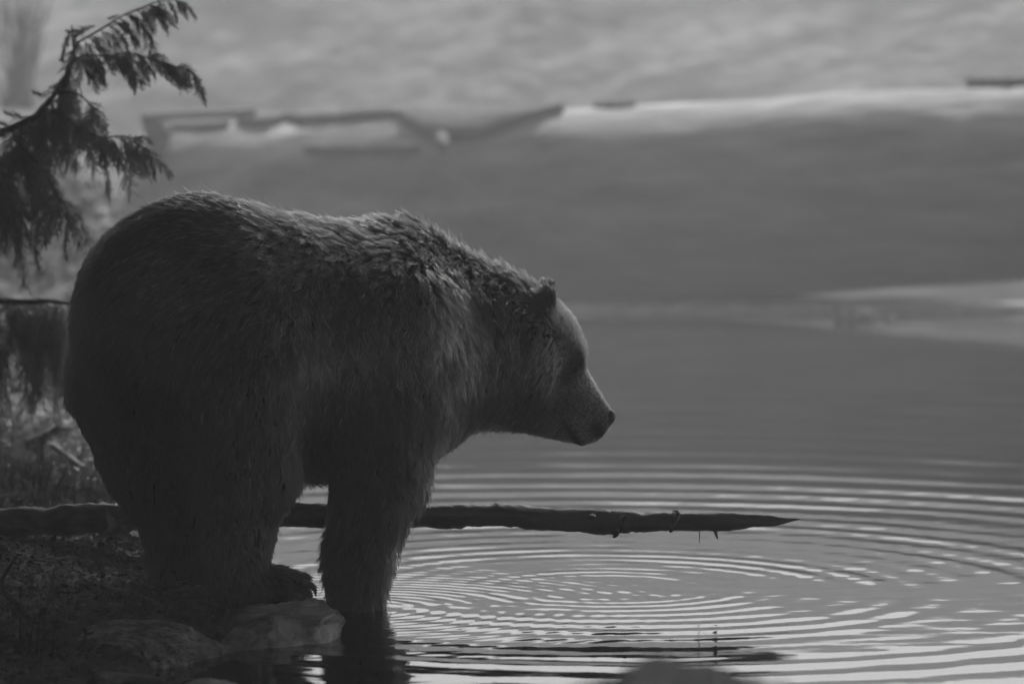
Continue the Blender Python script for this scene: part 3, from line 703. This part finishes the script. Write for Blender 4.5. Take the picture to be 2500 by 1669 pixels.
    blob('eye', P(1404, 903, 13.855), (0.0085, 0.0085, 0.0085), me_)
    blob('eye', P(1424, 893, 13.985), (0.0085, 0.0085, 0.0085), me_)
    from mathutils.bvhtree import BVHTree
    bv = BVHTree.FromPolygons(V.tolist(), F.tolist())
    lp = []
    for qx, qy in spline([(1376, 1022), (1388, 1043), (1401, 1062), (1414, 1079), (1425, 1091)], 4):
        o_ = cam.location; hit = bv.ray_cast(o_, (P(qx, qy, 13.9) - o_).normalized())[0]
        if hit is not None: lp.append(hit + Vector((0, -0.0045, 0)))
    if len(lp) > 3:
        Vv, Ff = tube(np.array(lp), np.linspace(0.0012, 0.0038, len(lp)), 8); mesh('lip', Vv, Ff, mn, root)
    for k in range(5):
        dd = 13.30 + 0.034 * k
        pth = [(738, 1420, dd, 8), (756, 1424, dd, 7.5), (768, 1437, dd, 5.5), (771, 1455, dd, 1.2)]
        Vv, Ff = pxtube(pth, 4, 8); mesh('claw', Vv, Ff, mc, root)
    return root
make_bear()

# ------------------------------------------------------------------ cedar on the left bank
def frond_mesh(seed, L):
    """one drooping spray: thin midrib with flat, forked, scale-leaved side sprays"""
    r0 = np.random.default_rng(seed); b = MB()
    n = 9; t = np.linspace(0, 1, n)
    out = 0.30 + 0.15 * r0.random()
    mid = np.stack([L * out * np.sin(t * 1.5), L * 0.05 * np.sin(t * 4 + seed), -L * (0.12 * t + 0.86 * t ** 1.35) * 0.95], -1)
    b.add(*tube(mid, np.linspace(0.0022, 0.0006, n), 4, cap=False))
    def ribbon(p0, d0, ln, wd, droop, fork):
        m = 4; tt = np.linspace(0, 1, m)
        pts = p0 + d0 * ln * tt[:, None] + np.array([0, 0, -1]) * droop * ln * (tt ** 2)[:, None]
        side = np.cross(d0, r0.normal(size=3)); side /= np.linalg.norm(side) + 1e-9
        w_ = wd * np.array([0.7, 1.0, 0.8, 0.15])
        V = np.vstack([pts - side * w_[:, None], pts + side * w_[:, None]])
        b.add(V, [(i, i + 1, m + i + 1, m + i) for i in range(m - 1)])
        if fork:
            for k in range(5):
                i = 0.15 + 0.16 * k; p = p0 + d0 * ln * i + np.array([0, 0, -1]) * droop * ln * i * i
                dd = d0 * 0.75 + side * (0.75 if k % 2 else -0.75) + r0.normal(size=3) * 0.2; dd /= np.linalg.norm(dd)
                ribbon(p, dd, ln * (0.50 - 0.25 * i) * (0.8 + 0.4 * r0.random()), wd * 0.8, droop, False)
    ns = int(16 + L * 85)
    pl = r0.normal(size=3) * 0.5
    for k in range(ns):
        u = 0.06 + 0.94 * k / ns
        p = np.array([np.interp(u, t, mid[:, a]) for a in range(3)])
        tg0 = np.array([np.interp(min(u + .05, 1), t, mid[:, a]) for a in range(3)]) - p; tg0 = tg0 / (np.linalg.norm(tg0) + 1e-9) if np.linalg.norm(tg0) > 0 else np.array([0.3, 0, -0.9])
        sd = np.cross(tg0, np.array([0.2, 1, 0.1]) + pl); sd /= np.linalg.norm(sd)
        d0 = tg0 * 0.85 + sd * (0.62 if k % 2 else -0.62) + r0.normal(size=3) * 0.22; d0 /= np.linalg.norm(d0)
        ribbon(p, d0, L * (0.34 - 0.2 * u) * (0.6 + 0.7 * r0.random()), 0.0021, 0.45, True)
    V = np.vstack(b.v); me = bpy.data.meshes.new('frond'); me.from_pydata(V.tolist(), [], b.f); me.materials.append(M['cedar']); me.update()
    return me
def cedar():
    base = P(-190, 1120, 16.2)
    t = thing('cedar_sapling', 'bowed young cedar with drooping sprays at the upper left of the bank', 'tree', (base.x, base.y, base.z))
    bx = MB()
    D0 = 16.1
    limbs = [
        [(-190, 1160, 16.2, 22), (-170, 800, 16.2, 19), (-110, 480, 16.15, 15), (-40, 350, D0, 11), (30, 312, D0, 9), (85, 285, D0, 9), (100, 268, D0, 8), (130, 235, D0, 6), (155, 198, D0, 5.5), (172, 165, D0, 4.5), (181, 130, D0, 3.8), (178, 95, D0, 3), (175, 62, D0, 1.5)],
        [(181, 122, D0, 3.2), (192, 103, D0, 3), (222, 86, D0, 2.8), (262, 62, 16.08, 2.6), (300, 38, 16.05, 2.2), (335, 24, 16.05, 2.4), (355, 16, 16.05, 2), (380, 6, 16.0, 1.6), (425, 0, 16.0, 1.3), (450, 10, 16.0, 1)],
        [(174, 160, D0, 3), (190, 142, 16.08, 2.6), (215, 135, 16.05, 2.2), (265, 136, 16.0, 2), (310, 128, 15.98, 2), (352, 138, 15.95, 1.8), (395, 150, 15.95, 1.6), (435, 165, 15.92, 1.2), (475, 195, 15.9, 0.8)],
        [(100, 262, D0, 4), (125, 270, 16.05, 3), (160, 288, 16.0, 2.6), (200, 318, 15.95, 2.3), (255, 335, 15.9, 2), (300, 332, 15.88, 1.8), (340, 350, 15.86, 1.4), (368, 400, 15.85, 0.9)],
        [(30, 312, D0, 4), (40, 345, 15.95, 3), (70, 375, 15.9, 2.6), (110, 420, 15.85, 2.2), (140, 480, 15.85, 1.6), (165, 540, 15.85, 1)],
        [(-60, 380, D0, 6), (-20, 400, 15.9, 4), (10, 430, 15.8, 3), (30, 480, 15.8, 2), (40, 560, 15.8, 1)],
        [(-170, 760, 16.2, 12), (-100, 730, 16.3, 10), (-20, 733, 16.35, 9), (60, 738, 16.4, 8), (120, 735, 16.4, 6), (175, 742, 16.4, 3)],
        [(135, 228, D0, 3), (160, 225, 16.0, 2.4), (195, 232, 15.95, 2), (225, 262, 15.92, 1.4), (238, 300, 15.9, 0.8)],
    ]
    paths = []
    for q in limbs:
        sp = spline(q, 5); W, r = pxpath(sp); Vv, Ff = tube(W, np.maximum(r, 0.0008), 7, 0.15, 40)
        mesh('trunk' if q is limbs[0] else 'branch', Vv, Ff, M['twig'], t); paths.append((sp, W))
    var = [frond_mesh(300 + i, L) for i, L in enumerate((0.10, 0.10, 0.14, 0.14, 0.17, 0.17, 0.2, 0.2, 0.24, 0.24, 0.28, 0.30))]
    r0 = np.random.default_rng(17)
    tip_pts = []
    def hang(px, py, d, lpx, yaw, k=None, tilt=0.0):
        ln = lpx * PXM(d); i = int(np.argmin([abs(float(L) - ln) + 0.012 * r0.random() for L in (0.10, 0.10, 0.14, 0.14, 0.17, 0.17, 0.2, 0.2, 0.24, 0.24, 0.28, 0.30)]))
        L = (0.10, 0.10, 0.14, 0.14, 0.17, 0.17, 0.2, 0.2, 0.24, 0.24, 0.28, 0.30)[i]
        o = link('frond', var[i], t); p = P(px, py, d)
        o.location = p - Vector(t.location); o.rotation_euler = (tilt * 0.4, -tilt, yaw); sc_ = ln / L; o.scale = (sc_, sc_, sc_)
        tip_pts.append((px, py + lpx * 0.9, d))
    # (limb, first and last fraction, how many, shortest and longest spray in photograph pixels)
    for li, u0, u1, nfr, l0, l1 in ((0, .34, .60, 13, 110, 190), (0, .60, .80, 9, 80, 150), (0, .80, 1.0, 5, 40, 80), (1, .15, .55, 9, 80, 135), (1, .55, .98, 9, 55, 95), (2, .12, .55, 10, 60, 120), (2, .55, 1.0, 12, 50, 95), (3, .08, .6, 11, 110, 170), (3, .6, .95, 8, 60, 110), (4, .1, 1.0, 20, 90, 180), (5, .05, 1.0, 20, 100, 185), (6, .35, .98, 22, 120, 280), (7, .1, 1, 8, 80, 150)):
        sp, W = paths[li]
        for k in range(nfr):
            u = u0 + (u1 - u0) * (k + 0.6 * r0.random()) / nfr; j = min(int(u * (len(sp) - 1)), len(sp) - 1)
            yaw = r0.normal() * 0.5 if li in (1, 2, 3) else r0.random() * 6.28
            hang(sp[j, 0], sp[j, 1] + 2, sp[j, 2] + 0.03 * r0.normal(), l0 + (l1 - l0) * r0.random(), yaw, tilt=r0.normal() * 0.2 + ((0.1 + 0.4 * u) if li in (1, 2, 3) else 0.0))
    # a few sprays that stand up along the main stem
    for px, py, l_, ang in ((110, 232, 50, 2.4), (60, 285, 55, 2.5), (25, 305, 45, 2.7), (165, 150, 35, 2.3), (15, 330, 60, 2.2), (235, 62, 40, 1.9), (200, 70, 60, 1.9), (215, 66, 70, 1.6), (290, 35, 40, 1.7)):
        hang(px, py, D0, l_, 0.6 * r0.normal() , tilt=-ang)
    # dew beads on the tips
    bm = bmesh.new()
    for px, py, d in tip_pts[::2]:
        bmesh.ops.create_icosphere(bm, subdivisions=1, radius=0.0022, matrix=Matrix.Translation(P(px + r0.normal() * 5, py + r0.normal() * 6, d - 0.02) - Vector(t.location)))
    me = bpy.data.meshes.new('dew'); bm.to_mesh(me); bm.free()
    md = bpy.data.materials.new('dew_water'); md.use_nodes = True; b = md.node_tree.nodes['Principled BSDF']; b.inputs['Transmission Weight'].default_value = 1; b.inputs['IOR'].default_value = 1.33; b.inputs['Roughness'].default_value = 0.0; b.inputs['Base Color'].default_value = (1, 1, 1, 1)
    me.materials.append(md); link('dew', me, t, kind='stuff')
cedar()

# ------------------------------------------------------------------ blurred leafless shrub behind, top left
def bare_shrub(name, label, pxs, d, seed, m, cat='shrub'):
    r0 = np.random.default_rng(seed); x0, x1, y0, y1, n = pxs
    root = P((x0 + x1) / 2, y1, d); t = thing(name, label, cat, root)
    for k in range(n):
        a = P(x0 + (x1 - x0) * (0.25 + 0.4 * r0.random()), y1 + 10, d + 0.2 * r0.normal()); e = P(x0 + (x1 - x0) * (0.05 + 1.05 * r0.random()), y0 + (y1 - y0) * 0.35 * r0.random() - 40, d + 0.4 * r0.normal())
        mid = (np.array(a) * 0.45 + np.array(e) * 0.55) + r0.normal(size=3) * 0.03
        W = spline([a, mid, e], 6); Vv, Ff = tube(W, np.linspace(0.012, 0.004, len(W)), 6, 0.2, 10); mesh('twig', Vv, Ff, m, t)
bare_shrub('bare_shrub', 'blurred upright leafless shrub in the top left corner', (-40, 150, -10, 255, 30), 28.5, 5, M['bark'])

# ------------------------------------------------------------------ bank litter, grass, sticks, plants
def on_ground(px, py, d0=14.0):
    """ground point seen at a photograph pixel (march along the ray)"""
    lo_, hi_ = 11.3, 26.0; ds = np.linspace(lo_, hi_, 600)
    X = np.array([P(px, py, d) for d in ds]); gz = ground_z(X[:, 0], X[:, 1]); k = np.argmax(X[:, 2] <= gz)
    return X[k], ds[k]
def scatter(n, seed, x0, x1, y0, y1, zmin=0.005):
    r0 = np.random.default_rng(seed); out = []
    X = x0 + (x1 - x0) * r0.random(n * 4); Y = y0 + (y1 - y0) * r0.random(n * 4)
    Z = ground_z(X, Y); k = Z > zmin
    return np.stack([X[k], Y[k], Z[k]], -1)[:n], r0
def leaves_stuff(name, n, seed, box, size, m, lift=0.01, tilt=0.5):
    C_, r0 = scatter(n, seed, *box); V = []; Fs = []; k = 0
    for c in C_:
        a = r0.random() * 6.28; s_ = size * (0.4 + 1.0 * r0.random()); asp = 0.25 + 0.3 * r0.random()
        M_ = Matrix.Rotation(a, 3, 'Z') @ Matrix.Rotation(r0.normal() * tilt, 3, 'X') @ Matrix.Rotation(r0.normal() * tilt, 3, 'Y')
        cup = s_ * r0.normal() * 0.25
        L = [(-s_, 0, 0), (-s_ * .35, -s_ * asp, cup), (s_ * .4, -s_ * asp * .8, cup), (s_, 0, cup * .3), (s_ * .4, s_ * asp * .8, cup), (-s_ * .35, s_ * asp, cup), (0, 0, -cup * .2)]
        for q in L: V.append(Vector(c) + M_ @ Vector(q) + Vector((0, 0, lift * r0.random())))
        Fs += [(k, k + 1, k + 6), (k + 1, k + 2, k + 6), (k + 2, k + 3, k + 6), (k + 3, k + 4, k + 6), (k + 4, k + 5, k + 6), (k + 5, k, k + 6)]; k += 7
    return mesh(name, [v[:] for v in V], Fs, m, None, False, kind='stuff')
def twigs_stuff(name, n, seed, box, length, rad, m):
    C_, r0 = scatter(n, seed, *box); b = MB()
    for c in C_:
        a = r0.normal() * 0.7; L = length * (0.3 + r0.random()); d = np.array([math.cos(a), math.sin(a), 0.15 * r0.normal()]) * L
        bend = r0.normal(size=3) * L * 0.08
        b.add(*tube([c - d / 2 + [0, 0, .006], c + bend + [0, 0, .008], c + d / 2 + [0, 0, .006]], rad * (0.5 + r0.random()) * np.array([1, .9, .5]), 4))
    return b.build(name, m, None, False, kind='stuff')
def grass_stuff(name, n, seed, box, h_, m, wid=0.003, tuft=5):
    C_, r0 = scatter(n, seed, *box); V = []; Fs = []; k = 0
    for c in C_:
        for q in range(tuft):
            a = r0.random() * 6.28; H = h_ * (0.35 + 0.9 * r0.random()); ln = H * (0.2 + 0.6 * r0.random()); p0 = c + np.array([r0.normal() * .01, r0.normal() * .01, -0.004]); wv = np.array([-math.sin(a), math.cos(a), 0]) * wid * (0.6 + 0.8 * r0.random())
            for i, tt in enumerate((0, .4, .75, 1)):
                p = p0 + np.array([math.cos(a), math.sin(a), 0]) * ln * tt * tt + np.array([0, 0, H * (tt - 0.25 * tt * tt * ln / H)]); w_ = wv * (1 - tt * 0.92)
                V += [p - w_, p + w_]
            Fs += [(k + 2 * i, k + 2 * i + 1, k + 2 * i + 3, k + 2 * i + 2) for i in range(3)]; k += 8
    return mesh(name, V, Fs, m, None, True, kind='stuff')
NEARB = (-1.75, -0.55, 11.7, 14.75)
leaves_stuff('fallen_leaves', 2600, 1, NEARB, 0.016, M['litter'])
leaves_stuff('bark_chips', 3200, 2, NEARB, 0.008, M['stick_pale'], 0.006)
twigs_stuff('fallen_twigs', 900, 3, NEARB, 0.07, 0.0013, M['stick_pale'])
grass_stuff('bank_grass', 130, 4, (-1.3, -0.75, 12.4, 13.4), 0.035, M['grass'], 0.0018, 4)
FARB = (-2.3, -0.75, 15.0, 19.5)
leaves_stuff('fallen_leaves', 2400, 5, FARB, 0.035, M['leaf'], 0.03, 0.7)
twigs_stuff('fallen_twigs', 500, 6, FARB, 0.16, 0.0022, M['stick_pale'])
grass_stuff('bank_grass', 420, 7, (-2.2, -0.9, 15.2, 17.8), 0.10, M['grass'], 0.003, 5)
leaves_stuff('ground_cover', 4200, 8, (-4.5, -1.4, 19, 26), 0.06, M['shrub'], 0.06, 0.8)



def stick(name, label, pts, m, cat='stick', n=5, seg=8, bump=0.25, bs=40):
    t0 = P(*pts[0][:3]); Vv, Ff = pxtube(pts, n, seg, bump, bs)
    o = mesh(name, Vv - np.array(t0), Ff, m); o.location = t0; o['label'] = label; o['category'] = cat; return o
def gy(px, py, lift=0.0):
    X, d = on_ground(px, py); return float(d) - lift
def gpts(rows, lift=0.02):
    return [(a, b, gy(a, b, lift), r) for a, b, r in rows]
stick('fallen_stick', 'pale split stick pointing at the far hind paw', gpts([(228, 1428, 3), (270, 1438, 7), (330, 1452, 8), (385, 1472, 5)]), M['stick_pale'])
stick('fallen_stick', 'thin pale stick lying flat at the left edge of the bank', gpts([(-20, 1345, 7), (40, 1360, 6), (90, 1368, 6), (165, 1376, 5)]), M['stick_pale'])
stick('fallen_stick', 'slim curved twig along the foot of the floating log', gpts([(-10, 1308, 4), (50, 1318, 4), (95, 1312, 4), (120, 1304, 3)]), M['stick_pale'])
stick('dark_stick', 'dark bent stick rising at the left edge of the frame', [(60, 1490, 12.5, 10), (20, 1455, 12.5, 8), (5, 1420, 12.48, 6), (20, 1390, 12.45, 4), (40, 1358, 12.42, 3)], M['twig'])
stick('plank', 'flat weathered slab of wood along the bottom left edge', [(40, 1690, 12.0, 16), (120, 1668, 12.02, 17), (220, 1656, 12.05, 17), (330, 1655, 12.1, 13), (400, 1662, 12.1, 6)], M['stick_pale'], 'plank')
stick('fallen_branch', 'grey limb slanting down behind the floating log at the left', [(-30, 1118, 17.3, 11), (40, 1090, 17.2, 11), (105, 1066, 17.1, 10), (150, 1045, 17.0, 7), (175, 1046, 16.9, 4)], M['stick_pale'], 'branch')
stick('fallen_branch', 'pale straight limb sloping down to the bear behind its rump', [(125, 1085, 16.8, 7), (170, 1118, 16.7, 8), (215, 1150, 16.6, 8), (262, 1172, 16.5, 6)], M['stick_pale'], 'branch')
stick('dead_blade', 'arched pale dead blade standing above the limbs on the left bank', [(104, 1130, 16.4, 4), (104, 1095, 16.4, 5), (112, 1068, 16.4, 5), (128, 1050, 16.4, 4), (148, 1040, 16.4, 2)], M['stick_pale'], 'blade')

def leaf_blade(base, tip, wid, up, n=6, m=None):
    """one broad leaf with a folded midrib; returns verts, faces"""
    base = np.array(base); tip = np.array(tip); ax_ = tip - base; L = np.linalg.norm(ax_); ax_ = ax_ / L
    sd = np.cross(ax_, np.array(up)); sd /= np.linalg.norm(sd); nn = np.cross(sd, ax_); V = []; Fs = []
    for i in range(n + 1):
        t_ = i / n; wv = wid * math.sin(math.pi * (t_ ** 0.8)) * 0.5 + 1e-4; c = base + ax_ * L * t_ + nn * L * 0.12 * math.sin(t_ * 3.1)
        V += [c - sd * wv + nn * wv * 0.35, c, c + sd * wv + nn * wv * 0.35]
    for i in range(n): Fs += [(3 * i, 3 * i + 1, 3 * i + 4, 3 * i + 3), (3 * i + 1, 3 * i + 2, 3 * i + 5, 3 * i + 4)]
    return V, Fs
def sprig():
    D_ = 14.2; b0 = P(268, 1420, D_)
    t = thing('leafy_sprig', 'leafy seedling with broad pointed leaves standing in front of the floating log', 'plant', b0)
    Vv, Ff = pxtube([(272, 1400, D_, 2.5), (280, 1360, D_, 2.4), (284, 1320, D_, 2), (282, 1290, D_, 1.6)], 4, 6); mesh('stem', Vv, Ff, M['twig'], t)
    for (bx, by, tx, ty, wd, dd) in ((276, 1302, 258, 1242, 24, -.03), (284, 1300, 238, 1305, 22, -.04), (285, 1300, 335, 1288, 22, .0), (284, 1305, 300, 1318, 18, -.05), (283, 1300, 225, 1318, 14, -.03), (281, 1335, 240, 1345, 20, -.04), (281, 1330, 345, 1340, 18, 0.02), (284, 1297, 297, 1262, 20, .02), (280, 1350, 320, 1362, 18, -.03), (278, 1365, 238, 1378, 20, -.03)):
        Vv, Ff = leaf_blade(P(bx, by, D_), P(tx, ty, D_ + dd), wd * PXM(D_), (0.25, -1, 0.5)); mesh('leaf', Vv, Ff, M['leaf'], t)
sprig()
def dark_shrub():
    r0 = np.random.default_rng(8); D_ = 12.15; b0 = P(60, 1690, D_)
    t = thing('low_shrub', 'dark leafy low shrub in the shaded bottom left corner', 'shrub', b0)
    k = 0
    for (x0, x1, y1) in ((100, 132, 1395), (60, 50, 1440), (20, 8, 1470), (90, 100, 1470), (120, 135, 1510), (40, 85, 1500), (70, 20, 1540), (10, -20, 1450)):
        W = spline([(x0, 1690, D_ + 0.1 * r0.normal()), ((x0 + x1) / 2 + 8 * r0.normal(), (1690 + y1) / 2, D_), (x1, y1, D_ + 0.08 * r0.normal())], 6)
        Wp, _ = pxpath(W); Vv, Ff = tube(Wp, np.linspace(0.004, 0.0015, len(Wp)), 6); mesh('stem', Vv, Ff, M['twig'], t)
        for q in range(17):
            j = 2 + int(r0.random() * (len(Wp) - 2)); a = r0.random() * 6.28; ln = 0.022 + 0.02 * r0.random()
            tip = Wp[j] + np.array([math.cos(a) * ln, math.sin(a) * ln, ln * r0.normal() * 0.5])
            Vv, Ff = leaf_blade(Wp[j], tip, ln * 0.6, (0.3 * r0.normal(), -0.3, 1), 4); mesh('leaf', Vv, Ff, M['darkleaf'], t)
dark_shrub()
def bare_sprig():
    D_ = 12.2; t = thing('bare_sprig', 'dark leafless twigs standing in front of the speckled rock', 'plant', P(210, 1650, D_))
    for q in ([(150, 1640, 4), (180, 1600, 4), (205, 1565, 4), (212, 1535, 2)], [(170, 1650, 3), (205, 1600, 4), (228, 1575, 3), (236, 1555, 1.5)], [(185, 1640, 3), (220, 1605, 4), (250, 1585, 3), (270, 1570, 1.5)], [(235, 1640, 3), (270, 1615, 3.5), (308, 1592, 1.5)], [(252, 1650, 5), (254, 1615, 5), (250, 1588, 2)], [(180, 1610, 2.5), (200, 1590, 2.5), (208, 1575, 1.2)], [(308, 1640, 2.5), (309, 1595, 1.5)]):
        Vv, Ff = pxtube([(a, b, D_, r) for a, b, r in q], 4, 6, 0.2, 60); mesh('stem', Vv, Ff, M['twig'], t)
bare_sprig()
def shoots(name, label, rows, d):
    t = thing(name, label, 'grass', P(rows[0][0], rows[0][1], d))
    for (x0, y0, x1, y1, wd) in rows:
        Vv, Ff = leaf_blade(P(x0, y0, d), P(x1, y1, d - 0.02), wd * PXM(d), (0.2, -1, 0.3), 5); mesh('blade', Vv, Ff, M['grass'], t)
shoots('grass_tuft', 'short pale grass shoots between the two rocks and the hind paws', [(343, 1505, 345, 1470, 6), (400, 1503, 420, 1440, 6), (396, 1503, 410, 1455, 8), (450, 1508, 463, 1467, 7), (470, 1506, 470, 1482, 8), (476, 1508, 497, 1484, 8), (380, 1505, 384, 1466, 14), (405, 1505, 425, 1480, 7), (300, 1515, 305, 1470, 7), (320, 1515, 330, 1490, 9)], 13.0)
shoots('grass_tuft', 'upright reed shoots on the left bank behind the floating log', [(60, 1230, 50, 1150, 8), (75, 1235, 85, 1140, 9), (90, 1235, 108, 1120, 10), (95, 1235, 130, 1120, 9), (110, 1235, 150, 1170, 8), (70, 1235, 40, 1180, 8), (120, 1235, 175, 1110, 7), (40, 1235, 25, 1165, 8), (100, 1235, 88, 1105, 8)], 15.6)

# ------------------------------------------------------------------ drops falling from the log
md = bpy.data.materials['dew_water']
for px, py, lab in ((1494, 1418, 'falling water drop above the centre of the rings'), (1475, 1321, 'falling water drop just below the floating log'), (1461, 1301, 'falling water drop right under the trunk of the floating log')):
    bm = bmesh.new(); bmesh.ops.create_icosphere(bm, subdivisions=3, radius=1)
    v = np.array([q.co[:] for q in bm.verts]); f = [[q.index for q in p.verts] for p in bm.faces]; bm.free()
    v[:, :2] *= np.where(v[:, 2] > 0, 1 - 0.8 * v[:, 2], 1)[:, None]
    o = mesh('water_drop', v * np.array([0.0013, 0.0013, 0.0036]), f, md); o.location = P(px, py, 13.92); o['label'] = lab; o['category'] = 'drop'; o['group'] = 'drops falling from the log'
